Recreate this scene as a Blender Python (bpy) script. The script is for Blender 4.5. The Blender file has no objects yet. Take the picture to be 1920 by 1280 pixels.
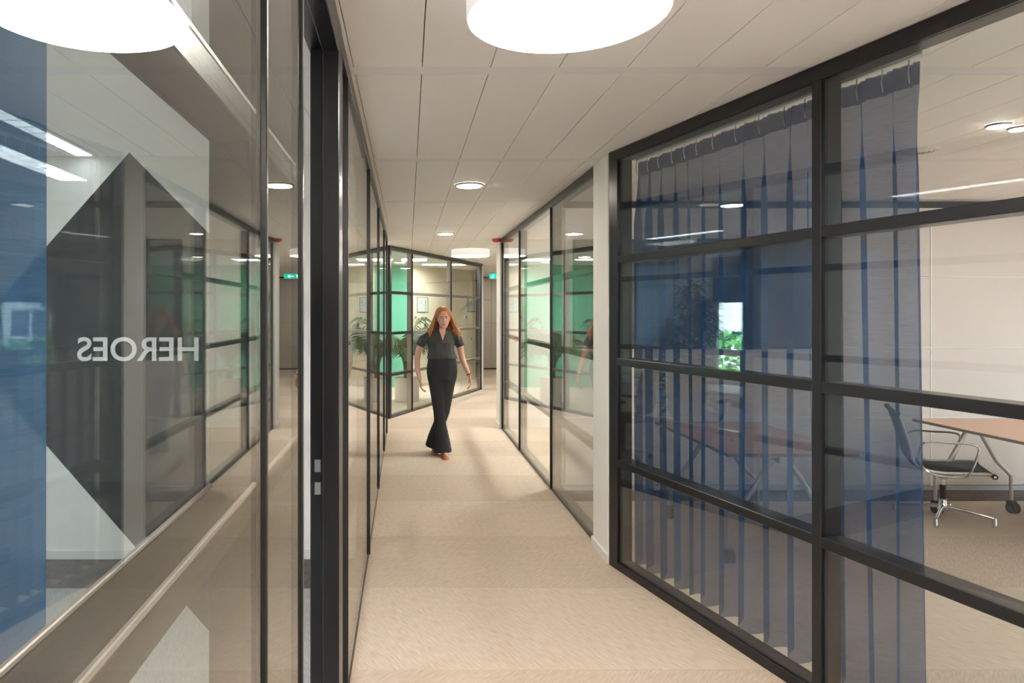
import bpy, bmesh, math, random
from mathutils import Vector, Matrix, noise
random.seed(7)
C = bpy.context.scene.collection
sc = bpy.context.scene
PI = math.pi
# ------------------------------------------------------------------ camera
cam = bpy.data.cameras.new('camera'); camo = bpy.data.objects.new('camera', cam); C.objects.link(camo)
camo.location = (0, 0, 1.63); camo.rotation_euler = (PI/2, 0, 0)
cam.sensor_width = 36; cam.lens = 24.6
cam.shift_x = 0.1016; cam.shift_y = -0.0281
cam.clip_start = 0.02; cam.clip_end = 400
sc.camera = camo
# ------------------------------------------------------------------ world, sun, colour
w = bpy.data.worlds.new('world'); sc.world = w; w.use_nodes = True
bg = w.node_tree.nodes['Background']
sky = w.node_tree.nodes.new('ShaderNodeTexSky'); sky.sky_type = 'NISHITA'
sky.sun_disc = False; sky.sun_elevation = math.radians(48); sky.sun_rotation = math.radians(100)
w.node_tree.links.new(sky.outputs[0], bg.inputs[0]); bg.inputs[1].default_value = 2.2
sun = bpy.data.lights.new('sun', 'SUN'); sun.energy = 30; sun.angle = 0.009; sun.color = (1, .96, .9)
suno = bpy.data.objects.new('sun', sun); C.objects.link(suno)
suno.rotation_euler = Vector((-.75, .35, -.75)).to_track_quat('-Z', 'Y').to_euler()
vs = sc.view_settings
vs.view_transform = 'Standard'; vs.look = 'None'; vs.gamma = 1; vs.use_curve_mapping = False
vs.exposure = 1.34
cy = sc.cycles
cy.max_bounces = 16; cy.diffuse_bounces = 8; cy.glossy_bounces = 7; cy.transmission_bounces = 6
cy.transparent_max_bounces = 40
cy.use_denoising = True; cy.caustics_reflective = False; cy.caustics_refractive = False
cy.sample_clamp_indirect = 6
LAMP_BIG, LAMP_DOWN, LAMP_COOL = 30.0, 70.0, 52.0

# ------------------------------------------------------------------ materials
MATS = {}
def pm(name, col, rough=.5, metal=0, spec=.5, noise_amt=0, noise_scale=20, bump=0, bump_scale=200, emit=None, es=0, stretch=None):
    if name in MATS: return MATS[name]
    m = bpy.data.materials.new(name); m.use_nodes = True; nt = m.node_tree
    b = nt.nodes['Principled BSDF']
    b.inputs['Base Color'].default_value = (*col, 1); b.inputs['Roughness'].default_value = rough
    b.inputs['Metallic'].default_value = metal; b.inputs['Specular IOR Level'].default_value = spec
    if emit:
        b.inputs['Emission Color'].default_value = (*emit, 1); b.inputs['Emission Strength'].default_value = es
    if noise_amt or bump:
        tc = nt.nodes.new('ShaderNodeTexCoord'); mp = nt.nodes.new('ShaderNodeMapping')
        nt.links.new(tc.outputs['Object'], mp.inputs[0])
        if stretch: mp.inputs['Scale'].default_value = stretch
    if noise_amt:
        n = nt.nodes.new('ShaderNodeTexNoise'); n.inputs['Scale'].default_value = noise_scale; n.inputs['Detail'].default_value = 4
        nt.links.new(mp.outputs[0], n.inputs['Vector'])
        mx = nt.nodes.new('ShaderNodeMix'); mx.data_type = 'RGBA'
        mx.inputs[6].default_value = (*[max(0, c*(1-noise_amt)) for c in col], 1)
        mx.inputs[7].default_value = (*[min(1, c*(1+noise_amt)) for c in col], 1)
        nt.links.new(n.outputs['Fac'], mx.inputs[0]); nt.links.new(mx.outputs[2], b.inputs['Base Color'])
    if bump:
        n2 = nt.nodes.new('ShaderNodeTexNoise'); n2.inputs['Scale'].default_value = bump_scale; n2.inputs['Detail'].default_value = 2
        nt.links.new(mp.outputs[0], n2.inputs['Vector'])
        bp = nt.nodes.new('ShaderNodeBump'); bp.inputs['Strength'].default_value = bump; bp.inputs['Distance'].default_value = .004
        nt.links.new(n2.outputs['Fac'], bp.inputs['Height']); nt.links.new(bp.outputs[0], b.inputs['Normal'])
    MATS[name] = m; return m

def glass_mat(name, tint=(.93, .96, .95), ior=1.52, rough=0.0):
    m = bpy.data.materials.new(name); m.use_nodes = True; nt = m.node_tree; nt.nodes.clear()
    out = nt.nodes.new('ShaderNodeOutputMaterial'); mix = nt.nodes.new('ShaderNodeMixShader')
    tr = nt.nodes.new('ShaderNodeBsdfTransparent'); gl = nt.nodes.new('ShaderNodeBsdfGlossy')
    tr.inputs[0].default_value = (*tint, 1); gl.inputs['Roughness'].default_value = rough
    gl.inputs[0].default_value = (.98, .98, .98, 1)
    ge = nt.nodes.new('ShaderNodeNewGeometry'); mr = nt.nodes.new('ShaderNodeMapRange')
    mr.inputs[3].default_value = ior; mr.inputs[4].default_value = 1/ior
    nt.links.new(ge.outputs['Backfacing'], mr.inputs[0])
    fr = nt.nodes.new('ShaderNodeFresnel'); nt.links.new(mr.outputs[0], fr.inputs[0])
    nt.links.new(fr.outputs[0], mix.inputs[0]); nt.links.new(tr.outputs[0], mix.inputs[1]); nt.links.new(gl.outputs[0], mix.inputs[2])
    nt.links.new(mix.outputs[0], out.inputs[0]); return m
GLASS = glass_mat('clear_glass')
GLASS_S = glass_mat('sun_control_glass', (.86, .93, .97), 1.52)

def carpet_mat(name, ca, cb, ang, amt=1.0):
    m = bpy.data.materials.new(name); m.use_nodes = True; nt = m.node_tree; b = nt.nodes['Principled BSDF']
    tc = nt.nodes.new('ShaderNodeTexCoord'); mp = nt.nodes.new('ShaderNodeMapping'); mp.vector_type = 'TEXTURE'
    mp.inputs['Rotation'].default_value = (0, 0, ang); mp.inputs['Scale'].default_value = (.35, 3.2, 1)
    nt.links.new(tc.outputs['Object'], mp.inputs[0])
    n = nt.nodes.new('ShaderNodeTexNoise'); n.inputs['Scale'].default_value = 42; n.inputs['Detail'].default_value = 3
    nt.links.new(mp.outputs[0], n.inputs['Vector'])
    n2 = nt.nodes.new('ShaderNodeTexNoise'); n2.inputs['Scale'].default_value = 420; nt.links.new(tc.outputs['Object'], n2.inputs['Vector'])
    ad = nt.nodes.new('ShaderNodeMath'); ad.operation = 'ADD'; nt.links.new(n.outputs['Fac'], ad.inputs[0]); nt.links.new(n2.outputs['Fac'], ad.inputs[1])
    cr = nt.nodes.new('ShaderNodeMapRange'); cr.inputs[1].default_value = .7; cr.inputs[2].default_value = 1.3
    nt.links.new(ad.outputs[0], cr.inputs[0])
    mx = nt.nodes.new('ShaderNodeMix'); mx.data_type = 'RGBA'; mx.inputs[6].default_value = (*ca, 1); mx.inputs[7].default_value = (*cb, 1)
    nt.links.new(cr.outputs[0], mx.inputs[0]); nt.links.new(mx.outputs[2], b.inputs['Base Color'])
    bp = nt.nodes.new('ShaderNodeBump'); bp.inputs['Strength'].default_value = .5; bp.inputs['Distance'].default_value = .004
    nt.links.new(ad.outputs[0], bp.inputs['Height']); nt.links.new(bp.outputs[0], b.inputs['Normal'])
    b.inputs['Roughness'].default_value = .95; b.inputs['Specular IOR Level'].default_value = .1
    return m
CARPET_A = carpet_mat('carpet_light', (.48, .395, .308), (.69, .585, .48), .5)
CARPET_B = carpet_mat('carpet_cross', (.44, .36, .28), (.635, .53, .43), -.7)
CARPET_G = carpet_mat('carpet_grey', (.34, .33, .33), (.50, .49, .49), .4)
PLANK = carpet_mat('striped_planks', (.07, .058, .055), (.22, .19, .185), 0)

def curtain_mat(name, col, opac=.62):
    m = bpy.data.materials.new(name); m.use_nodes = True; nt = m.node_tree; nt.nodes.clear()
    out = nt.nodes.new('ShaderNodeOutputMaterial')
    tc = nt.nodes.new('ShaderNodeTexCoord'); mp = nt.nodes.new('ShaderNodeMapping'); mp.inputs['Scale'].default_value = (14, 14, 420)
    nt.links.new(tc.outputs['Object'], mp.inputs[0])
    n = nt.nodes.new('ShaderNodeTexNoise'); n.inputs['Scale'].default_value = 1.5; n.inputs['Detail'].default_value = 5; nt.links.new(mp.outputs[0], n.inputs['Vector'])
    mx = nt.nodes.new('ShaderNodeMix'); mx.data_type = 'RGBA'
    mx.inputs[6].default_value = (*[c*.8 for c in col], 1); mx.inputs[7].default_value = (*[min(1, c*1.2) for c in col], 1)
    nt.links.new(n.outputs['Fac'], mx.inputs[0])
    d = nt.nodes.new('ShaderNodeBsdfDiffuse'); t = nt.nodes.new('ShaderNodeBsdfTranslucent'); tr = nt.nodes.new('ShaderNodeBsdfTransparent')
    nt.links.new(mx.outputs[2], d.inputs[0]); nt.links.new(mx.outputs[2], t.inputs[0])
    m1 = nt.nodes.new('ShaderNodeMixShader'); m1.inputs[0].default_value = .45
    nt.links.new(d.outputs[0], m1.inputs[1]); nt.links.new(t.outputs[0], m1.inputs[2])
    m2 = nt.nodes.new('ShaderNodeMixShader')
    mr = nt.nodes.new('ShaderNodeMapRange'); mr.inputs[3].default_value = opac-.1; mr.inputs[4].default_value = opac+.1
    nt.links.new(n.outputs['Fac'], mr.inputs[0]); nt.links.new(mr.outputs[0], m2.inputs[0])
    nt.links.new(tr.outputs[0], m2.inputs[1]); nt.links.new(m1.outputs[0], m2.inputs[2])
    nt.links.new(m2.outputs[0], out.inputs[0]); return m
CURT = curtain_mat('blue_sheer', (.03, .078, .19), .72)
CURT_L = curtain_mat('blue_sheer_dense', (.06, .13, .23), .90)

BLACK = pm('anodised_black', (.014, .014, .016), .28, .3, .6, bump=.04, bump_scale=900)
JOINT = pm('black_gasket', (.012, .012, .013), .3, 0, .6)
WHITE = pm('white_paint', (.82, .80, .77), .7, noise_amt=.02, noise_scale=8)
TRIMW = pm('white_trim', (.74, .73, .71), .45)
CEILM = pm('ceiling_panel_white', (.95, .93, .92), .75, noise_amt=.015, noise_scale=3)
BANDM = pm('ceiling_band_white', (.88, .875, .89), .6)
SLABM = pm('slab_grey', (.12, .115, .11), .9)
CHROME = pm('chrome', (.72, .73, .75), .12, 1)
ALU = pm('satin_aluminium', (.55, .56, .57), .3, 1)
MESHB = pm('black_netweave', (.03, .03, .032), .75, bump=.3, bump_scale=500)
RUB = pm('black_rubber', (.02, .02, .02), .6)
WOODT = pm('pale_cherry_laminate', (.74, .45, .31), .4, noise_amt=.06, noise_scale=3, stretch=(2, 30, 2))
TEDGE = pm('grey_edge', (.22, .215, .21), .5)
GREENW = pm('green_paint', (.15, .50, .33), .7, noise_amt=.03, noise_scale=4)
CREAM = pm('cream_paint', (.82, .74, .56), .7, noise_amt=.02, noise_scale=4)
GREYP = pm('grey_wall_panel', (.50, .485, .45), .5, noise_amt=.02, noise_scale=5)
PANELW = pm('white_wall_panel', (.80, .75, .73), .45, noise_amt=.015, noise_scale=3)
LEAF = pm('palm_leaf_green', (.06, .13, .03), .45, noise_amt=.35, noise_scale=6)
LEAF2 = pm('dracaena_leaf_green', (.035, .075, .035), .4, noise_amt=.3, noise_scale=6)
STEM = pm('plant_stem', (.16, .12, .06), .8, noise_amt=.3, noise_scale=30)
STEEL = pm('brushed_steel', (.62, .62, .6), .28, 1, noise_amt=.08, noise_scale=8, stretch=(1, 1, 40))
SOIL = pm('potting_soil', (.03, .02, .015), .95, noise_amt=.4, noise_scale=60)
RED = pm('red_plastic', (.55, .03, .02), .35)
SCREEN = pm('black_screen', (.008, .009, .012), .15, 0, .5)

def emat(name, col, s):
    m = bpy.data.materials.new(name); m.use_nodes = True; nt = m.node_tree; nt.nodes.clear()
    o = nt.nodes.new('ShaderNodeOutputMaterial'); e = nt.nodes.new('ShaderNodeEmission')
    e.inputs[0].default_value = (*col, 1); e.inputs[1].default_value = s; nt.links.new(e.outputs[0], o.inputs[0]); return m
E_BIG = emat('diffuser_warm', (1, .90, .79), LAMP_BIG)
E_DOWN = emat('diffuser_down', (1, .88, .74), LAMP_DOWN)
E_COOL = emat('diffuser_cool', (.88, .94, 1.0), LAMP_COOL)
E_LATE = emat('diffuser_side_room', (1, .95, .9), 40)
E_SOFT = emat('diffuser_soft', (.9, .95, 1), 3.5)
E_MEET = emat('diffuser_meeting', (.86, .93, 1), 16.5)
E_GREENR = emat('diffuser_glassroom', (.95, .97, 1), 50)
E_CREAM = emat('diffuser_creamwall', (1, .97, .9), 22)
E_SIGN = emat('sign_green', (.0, .36, .20), 1.3)
E_SIGNW = emat('sign_white', (.9, 1, .95), 1.6)

# ------------------------------------------------------------------ mesh helpers
class MB:
    def __init__(s): s.v = []; s.f = []
    def add(s, vs, fs):
        b = len(s.v); s.v += [tuple(v) for v in vs]; s.f += [tuple(i+b for i in f) for f in fs]; return s
    def box(s, x0, y0, z0, x1, y1, z1, c=0):
        if c <= 0:
            v = [(x, y, z) for x in (x0, x1) for y in (y0, y1) for z in (z0, z1)]
            return s.add(v, [(0, 1, 3, 2), (4, 6, 7, 5), (0, 4, 5, 1), (2, 3, 7, 6), (0, 2, 6, 4), (1, 5, 7, 3)])
        bm = bmesh.new(); bmesh.ops.create_cube(bm, size=1)
        for q in bm.verts: q.co = Vector(((x0+x1)/2+q.co.x*(x1-x0), (y0+y1)/2+q.co.y*(y1-y0), (z0+z1)/2+q.co.z*(z1-z0)))
        bmesh.ops.bevel(bm, geom=bm.edges[:], offset=c, segments=1, affect='EDGES')
        bm.verts.index_update(); v = [q.co.copy() for q in bm.verts]; f = [[q.index for q in p.verts] for p in bm.faces]; bm.free()
        return s.add(v, f)
    def tube(s, pts, r, n=10, cap=True, flat=1.0, up=None):
        pts = [Vector(p) for p in pts]; rs = r if isinstance(r, (list, tuple)) else [r]*len(pts)
        rings = []; prev = None
        for i, p in enumerate(pts):
            t = (pts[min(i+1, len(pts)-1)]-pts[max(i-1, 0)]).normalized()
            if prev is None:
                ref = Vector(up) if up else (Vector((0, 0, 1)) if abs(t.z) < .9 else Vector((1, 0, 0)))
                a = (ref - t*ref.dot(t)).normalized()
            else:
                a = (prev - t*prev.dot(t)).normalized()
            prev = a; b = t.cross(a)
            ra = rs[i] if isinstance(rs[i], (int, float)) else rs[i][0]; rb = rs[i]*flat if isinstance(rs[i], (int, float)) else rs[i][1]
            rings.append([p + a*ra*math.cos(2*PI*k/n) + b*rb*math.sin(2*PI*k/n) for k in range(n)])
        return s.loft(rings, cap)
    def loft(s, rings, cap=True):
        n = len(rings[0]); v = [q for r in rings for q in r]; f = []
        for i in range(len(rings)-1):
            for k in range(n):
                f.append((i*n+k, i*n+(k+1) % n, (i+1)*n+(k+1) % n, (i+1)*n+k))
        if cap: f.append(tuple(range(n))[::-1]); f.append(tuple(range((len(rings)-1)*n, len(rings)*n)))
        return s.add(v, f)
    def lathe(s, prof, n=32, o=(0, 0, 0), cap=True):
        return s.loft([[(o[0]+r*math.cos(2*PI*k/n), o[1]+r*math.sin(2*PI*k/n), o[2]+z) for k in range(n)] for r, z in prof], cap)
    def ball(s, c, r, n=12, m=8, rot=None):
        rr = r if isinstance(r, (list, tuple)) else (r, r, r); rings = []
        for i in range(m+1):
            th = PI*(i+.02)/(m+.04); ring = []
            for k in range(n):
                q = Vector((rr[0]*math.sin(th)*math.cos(2*PI*k/n), rr[1]*math.sin(th)*math.sin(2*PI*k/n), -rr[2]*math.cos(th)))
                if rot: q = rot @ q
                ring.append(q+Vector(c))
            rings.append(ring)
        return s.loft(rings)
    def build(s, name, mat, parent=None, smooth=False):
        me = bpy.data.meshes.new(name); me.from_pydata(s.v, [], s.f)
        me.materials.append(mat)
        bm = bmesh.new(); bm.from_mesh(me); bmesh.ops.recalc_face_normals(bm, faces=bm.faces); bm.to_mesh(me); bm.free()
        if smooth: me.polygons.foreach_set('use_smooth', [True]*len(me.polygons)); 
        o = bpy.data.objects.new(name, me); C.objects.link(o)
        if smooth:
            try: me.set_sharp_from_angle(angle=math.radians(42))
            except Exception: pass
        if parent: o.parent = parent
        return o
def smoothp(pts, k=6, closed=False):
    pts = [Vector(p) for p in pts]; out = []; n = len(pts)
    rng = range(n) if closed else range(n-1)
    for i in rng:
        g = (lambda j: pts[j % n]) if closed else (lambda j: pts[min(max(j, 0), n-1)])
        a, b, c, d = g(i-1), g(i), g(i+1), g(i+2)
        for t in [j/k for j in range(k)]:
            out.append(.5*((2*b)+(-a+c)*t+(2*a-5*b+4*c-d)*t*t+(-a+3*b-3*c+d)*t**3))
    out.append(pts[0] if closed else pts[-1]); return out
def thing(name, label, cat, loc=(0, 0, 0), rz=0, group=None, kind=None):
    o = bpy.data.objects.new(name, None); C.objects.link(o); o.location = loc; o.rotation_euler = (0, 0, rz); o.empty_display_size = .1
    o['label'] = label; o['category'] = cat
    if group: o['group'] = group
    if kind: o['kind'] = kind
    return o
def tag(o, label, cat, group=None, kind=None):
    o['label'] = label; o['category'] = cat
    if group: o['group'] = group
    if kind: o['kind'] = kind
    return o
def struct(o, label=None, cat=None):
    o['kind'] = 'structure'
    if label: o['label'] = label
    if cat: o['category'] = cat
    return o
def remesh(mb, name, mat, parent, voxel, it=4, fac=.5):
    o = mb.build('tmp', mat); r = o.modifiers.new('r', 'REMESH'); r.mode = 'VOXEL'; r.voxel_size = voxel
    s_ = o.modifiers.new('s', 'SMOOTH'); s_.iterations = it; s_.factor = fac
    dg = bpy.context.evaluated_depsgraph_get(); me = bpy.data.meshes.new_from_object(o.evaluated_get(dg))
    me.name = name; me.materials.clear(); me.materials.append(mat); me.polygons.foreach_set('use_smooth', [True]*len(me.polygons))
    bpy.data.objects.remove(o); q = bpy.data.objects.new(name, me); C.objects.link(q); q.parent = parent; return q
def text_mesh(txt, size, depth=.001):
    cu = bpy.data.curves.new('t', 'FONT'); cu.body = txt; cu.size = size; cu.extrude = depth; cu.offset = .0012; cu.align_x = 'CENTER'; cu.align_y = 'CENTER'
    o = bpy.data.objects.new('t', cu); C.objects.link(o); dg = bpy.context.evaluated_depsgraph_get()
    me = bpy.data.meshes.new_from_object(o.evaluated_get(dg)); bpy.data.objects.remove(o); return me

CZ = 2.666    # ceiling height
def JY(k): return 2.955+1.75*k
# ================================================================== FLOOR
fl = struct(MB().box(-9, -4, -.3, 9.5, 22, -.012).build('floor', SLABM))
fl['label'] = 'beige tufted carpet floor laid in strips along the corridor'; fl['category'] = 'floor'
edges = [JYc for JYc in [ -3.5+.955*i for i in range(27)]]
off = 6.06 - round((6.06+3.5)/.955)*.955 + 3.5
edges = [e+off for e in edges]
for i in range(len(edges)-1):
    a, b = edges[i], edges[i+1]
    MB().box(-.335, a+.0008, -.012, 9.4, b-.0008, 0).build('carpet_strip', CARPET_A if i % 2 else CARPET_B, fl)
MB().box(1.44, 6.06, 0, 9.0, 6.42, .003).build('plank_strip', PLANK, fl)['label'] = 'dark striped plank floor strip along the meeting room back wall'
# left rooms: striped planks near the end wall, grey carpet else
MB().box(-8.9, -3.9, -.012, -.337, 4.14, 0).build('carpet_strip', CARPET_G, fl)['label'] = 'pale grey carpet strip of the left room'
MB().box(-8.9, 4.142, -.012, -.337, 4.70, 0).build('plank_strip', PLANK, fl)['label'] = 'dark striped plank floor strip along the white wall'
MB().box(-8.9, 4.702, -.012, -.337, 9.53, 0).build('carpet_strip', CARPET_G, fl)['label'] = 'grey carpet strip of the left office'
MB().box(-8.9, 9.532, -.012, -.337, 21.9, 0).build('carpet_strip', CARPET_A, fl)

# ================================================================== CEILING
cl = struct(MB().box(-9, -4, CZ+.03, 9.5, 22, CZ+.4).build('ceiling', SLABM), 'white metal panel ceiling with flush cross bands', 'ceiling')
T = .2895
pan = MB().box(.0019, 0, 0, T-.0019, 1.75-.093-.002, .018, .0012)
pme = None; cnt = 0; rest = MB()
holes = []
for k in range(-4, 11):
    y0 = JY(k)-1.75+.093+.001
    for i in range(-31, 32):
        x0 = .0596+T*i
        vis = False
        if k >= 0:
            if -.24 < x0 < 1.4+max(0, (4.6-y0)*.3) and k <= 9: vis = True
            if k <= 2 and 1.2 < x0 < 6.2 and y0 < 5.2 and (x0 < 1.0*(y0+1.75)*.93): vis = True
            if k <= 1 and -2.6 < x0 < -.24: vis = True
        if vis and cnt < 285:
            if pme is None:
                o = pan.build('ceiling_panel', CEILM, cl); pme = o.data
            else:
                o = bpy.data.objects.new('ceiling_panel', pme); C.objects.link(o); o.parent = cl
            o.location = (x0, y0, CZ); cnt += 1
        else:
            rest.box(x0+.001, y0, CZ, x0+T-.001, y0+1.655, CZ+.018)
o = rest.build('ceiling_panel', CEILM, cl); o['kind'] = 'stuff'
for k in range(-4, 11):
    MB().box(-8.9, JY(k)-1.75+.001, CZ+.001, 9.4, JY(k)-1.75+.092, CZ+.02).build('ceiling_band', BANDM, cl)
print('PANELS', cnt)
# ================================================================== WALLS
def wall(name, x0, y0, x1, y1, mat, z0=0, z1=CZ+.03, **k):
    return struct(MB().box(x0, y0, z0, x1, y1, z1).build(name, mat))
wall('wall_left_room_end', -4.0, 4.64, -.345, 4.74, WHITE)
b = struct(MB().box(-4.0, 4.622, 0, -.345, 4.64, .06, .003).build('baseboard_left_room', TRIMW))
wall('wall_left_office_end', -4.0, 9.53, -.345, 9.63, WHITE)
wall('wall_behind_camera', -9, -3.6, 9.5, -3.4, WHITE)
wall('wall_left_near', -4.2, -3.4, -4.0, 4.7, WHITE)
# facade of left office with two windows
WY = [(6.75, 7.97), (8.60, 9.44)]; WZ = (.70, 2.42)
f = MB()
f.box(-4.2, 4.74, 0, -4.0, WY[0][0], CZ+.03); f.box(-4.2, WY[0][1], 0, -4.0, WY[1][0], CZ+.03); f.box(-4.2, WY[1][1], 0, -4.0, 9.63, CZ+.03)
for a, b_ in WY: f.box(-4.2, a, 0, -4.0, b_, WZ[0]); f.box(-4.2, a, WZ[1], -4.0, b_, CZ+.03)
struct(f.build('wall_left_office_facade', WHITE))
for n, (a, b_) in enumerate(WY):
    wn = thing('window_%d' % (n+1), ['left office window with half lowered dark blind, building visible', 'left office window beside the end wall, blind lowered'][n], 'window', (-4.1, (a+b_)/2, 0), 0, kind='structure')
    h = (b_-a)/2
    for nm, q in (('frame_rail', (-.03, -h, WZ[0], .03, h, WZ[0]+.05)), ('frame_rail', (-.03, -h, WZ[1]-.05, .03, h, WZ[1])),
                  ('frame_stile', (-.03, -h, WZ[0]+.05, .03, -h+.05, WZ[1]-.05)), ('frame_stile', (-.03, h-.05, WZ[0]+.05, .03, h, WZ[1]-.05))):
        MB().box(*q, .004).build(nm, TRIMW, wn)
    MB().box(-.006, -h+.05, WZ[0]+.05, .006, h-.05, WZ[1]-.05).build('pane', GLASS_S, wn)
    MB().box(-.02, -h-.02, WZ[0]-.04, .26, h+.02, WZ[0]-.005, .004).build('window_sill', TRIMW, wn)
    zb = 1.78 if n == 0 else 1.0
    bl = MB(); 
    BLIND = pm('blue_blind_fabric', (.035, .06, .10), .8) if n == 0 else curtain_mat('pale_blue_blind_fabric', (.3, .42, .55), .7)
    bl.box(.045, -h+.01, zb, .049, h-.01, WZ[1]+.02); bl.build('blind', BLIND, wn)
    MB().tube([(.047, -h+.01, zb), (.047, h-.01, zb)], .009).build('blind_bar', ALU, wn, True)
    MB().tube([(.05, -h+.01, WZ[1]+.03), (.05, h-.01, WZ[1]+.03)], .025, 16).build('blind_roller', TRIMW, wn, True)
# meeting room
wb = wall('wall_meeting_back', 1.42, 6.46, 9.3, 6.56, WHITE)
PJ = pm('white_joint_profile', (.93, .93, .93), .35)
zs = [0.045, .668, 1.31, 1.955, 2.585]
xs = [1.425, 2.30, 3.55, 4.79, 6.04, 7.29, 8.54, 9.3]
xs = [1.44, 2.31, 3.56, 4.81, 6.06, 7.31, 8.56, 9.29]
for i in range(len(xs)-1):
    for j in range(len(zs)-1):
        MB().box(xs[i]+.006, 6.436, zs[j]+.006, xs[i+1]-.006, 6.46, zs[j+1]-.006, .003).build('wall_panel', PANELW, wb)
for zz in zs[1:]: MB().box(1.43, 6.431, zz-.0055, 9.3, 6.46, zz+.0055).build('panel_joint', PJ, wb)
for xx in xs[1:-1]: MB().box(xx-.007, 6.430, .04, xx+.007, 6.459, 2.59).build('panel_joint', PJ, wb)
struct(MB().box(1.42, 6.425, 0, 9.3, 6.46, .04).build('baseboard_meeting', pm('pale_blue_grey', (.5, .55, .6), .5)))
MB().box(1.43, 6.44, 2.592, 9.3, 6.46, CZ-.012).build('top_gasket', JOINT, wb)
wall('wall_meeting_right', 9.1, -3.4, 9.3, 22, WHITE)
wall('wall_beyond_right', 4.8, 6.56, 5.0, 12.0, WHITE)
wall('wall_beyond_right_end', 1.55, 9.95, 4.8, 10.05, WHITE)
# far end
we = wall('wall_far_end', -8.9, 20.2, 9.1, 20.4, GREYP)
for i in range(-6, 6):
    for j in range(4):
        MB().box(1.15*i+1.25+.006, 20.17, .03+.655*j+.005, 1.15*i+2.40-.006, 20.2, .03+.655*(j+1)-.005, .003).build('wall_panel', GREYP, we)
MB().box(-5, 20.16, 2.655-.03, 9, 20.2, CZ-.001).build('top_track', JOINT, we)
struct(MB().box(-5, 20.15, 0, 9, 20.2, .025).build('baseboard_far_end', JOINT))
struct(MB().box(-2.3, 15.3, 0, .10, 15.4, CZ+.03).build('wall_green', GREENW), 'plain green painted wall behind the potted palm', 'wall')
a1 = math.atan2(2.5, 2.05)
wc = struct(MB().box(0, 0, 0, 2.9, .1, CZ+.03).build('wall_cream', CREAM), 'cream painted wall with framed plans behind the angled glazing', 'wall')
wc.location = (.10, 15.3, 0); CA = math.atan2(2.3, 1.8); wc.rotation_euler = (0, 0, CA)
cb = struct(MB().box(0, -.012, 0, 2.9, 0, .06).build('baseboard_cream', TRIMW)); cb.location = (.10, 15.3, 0); cb.rotation_euler = (0, 0, CA)
wall('wall_left_far', -5.2, 9.63, -5.0, 20.2, WHITE)

# columns
def column(x0, y0, x1, y1, label):
    r = thing('column', label, 'column', ((x0+x1)/2, (y0+y1)/2, 0), 0, kind='structure'); hx, hy = (x1-x0)/2, (y1-y0)/2
    MB().box(-hx, -hy, 0, hx, hy, CZ, .004).build('shaft', WHITE, r)
    m = MB().box(-hx-.012, -hy-.012, 0, hx+.0, hy+.012, .06, .003); m.build('base_trim', TRIMW, r)
    return r
column(1.302, 4.56, 1.42, 4.92, 'white plastered column between the dark blue glazing and the long glass wall')
column(1.29, 9.84, 1.55, 10.2, 'narrow white column at the far end of the right glass wall')

# ================================================================== GLAZING
def partition(label, P0, P1, mull, trans, z0=.045, z1=2.60, proud=.012, strip=True, ends=(.05, .05), gaps=(), body=.05, depth=.085, th=.045, tfront=None, group=None, wide=(), mf=None, pale_from=None):
    P0 = Vector((*P0, 0)); P1 = Vector((*P1, 0)); L = (P1-P0).length; a = math.atan2(P1.y-P0.y, P1.x-P0.x)
    r = thing('glass_partition', label, 'glass wall', P0, a, group); mf = mf or BLACK
    tf = (.008 if strip else -proud) if tfront is None else tfront
    st = [0]+list(mull)+[L]
    segs = [(st[i], st[i+1]) for i in range(len(st)-1)]
    def fm_(s0): return PALE if (pale_from is not None and s0 >= pale_from-.01) else BLACK
    def ing(s0, s1): return any(g0-.01 <= s0 and s1 <= g1+.01 for g0, g1 in gaps)
    MB().box(0, -proud, z1, L, depth, CZ-.002, .002).build('head_rail', BLACK, r)
    for i, s_ in enumerate(st):
        wdt = ends[0] if i == 0 else ends[1] if i == len(st)-1 else (body*1.7 if s_ in wide else body)
        c0 = s_ if i == 0 else s_-wdt if i == len(st)-1 else s_-wdt/2
        if strip and 0 < i < len(st)-1:
            MB().box(c0, .009, 0, c0+wdt, depth, z1, .002).build('mullion', fm_(s_), r)
            MB().box(s_-.007, -proud, 0, s_+.007, .009, z1, .002).build('mullion_cover', JOINT, r)
        else:
            MB().box(c0, -proud, 0, c0+wdt, depth, z1, .003).build('mullion', BLACK, r)
    for (s0, s1) in segs:
        if ing(s0, s1): continue
        e0 = ends[0] if s0 == 0 else (.007 if strip else body/2); e1 = ends[1] if s1 == L else (.007 if strip else body/2)
        f0 = ends[0] if s0 == 0 else body/2; f1 = ends[1] if s1 == L else body/2
        MB().box(s0+f0, (-proud if not strip else .009), 0, s1-f1, depth, z0, .002).build('sill_rail', BLACK, r)
        if strip: MB().box(s0+e0, -.004, 0, s1-e1, .008, .018, .001).build('sill_strip', JOINT, r)
        if strip:   # one tall pane in front of the rails
            MB().box(s0+e0, 0, .018, s1-e1, .008, z1).build('glass_pane', GLASS, r)
            for t in trans: MB().box(s0+f0, .009, t-th/2, s1-f1, depth, t+th/2, .002).build('transom', fm_(s0), r)
        else:
            zz = [z0]+[q for t in trans for q in (t-th/2, t+th/2)]+[z1]
            for j in range(0, len(zz), 2): MB().box(s0+e0, 0, zz[j], s1-e1, .008, zz[j+1]).build('glass_pane', GLASS, r)
            for t in trans: MB().box(s0+f0, -proud, t-th/2, s1-f1, depth, t+th/2, .003).build('transom', BLACK, r)
    return r
def XL(y): return -.245-.0045*y
TR = [.665, 1.31, 1.945]
PALE = pm('pale_bronze_profile', (.40, .33, .30), .4, .2)
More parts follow.
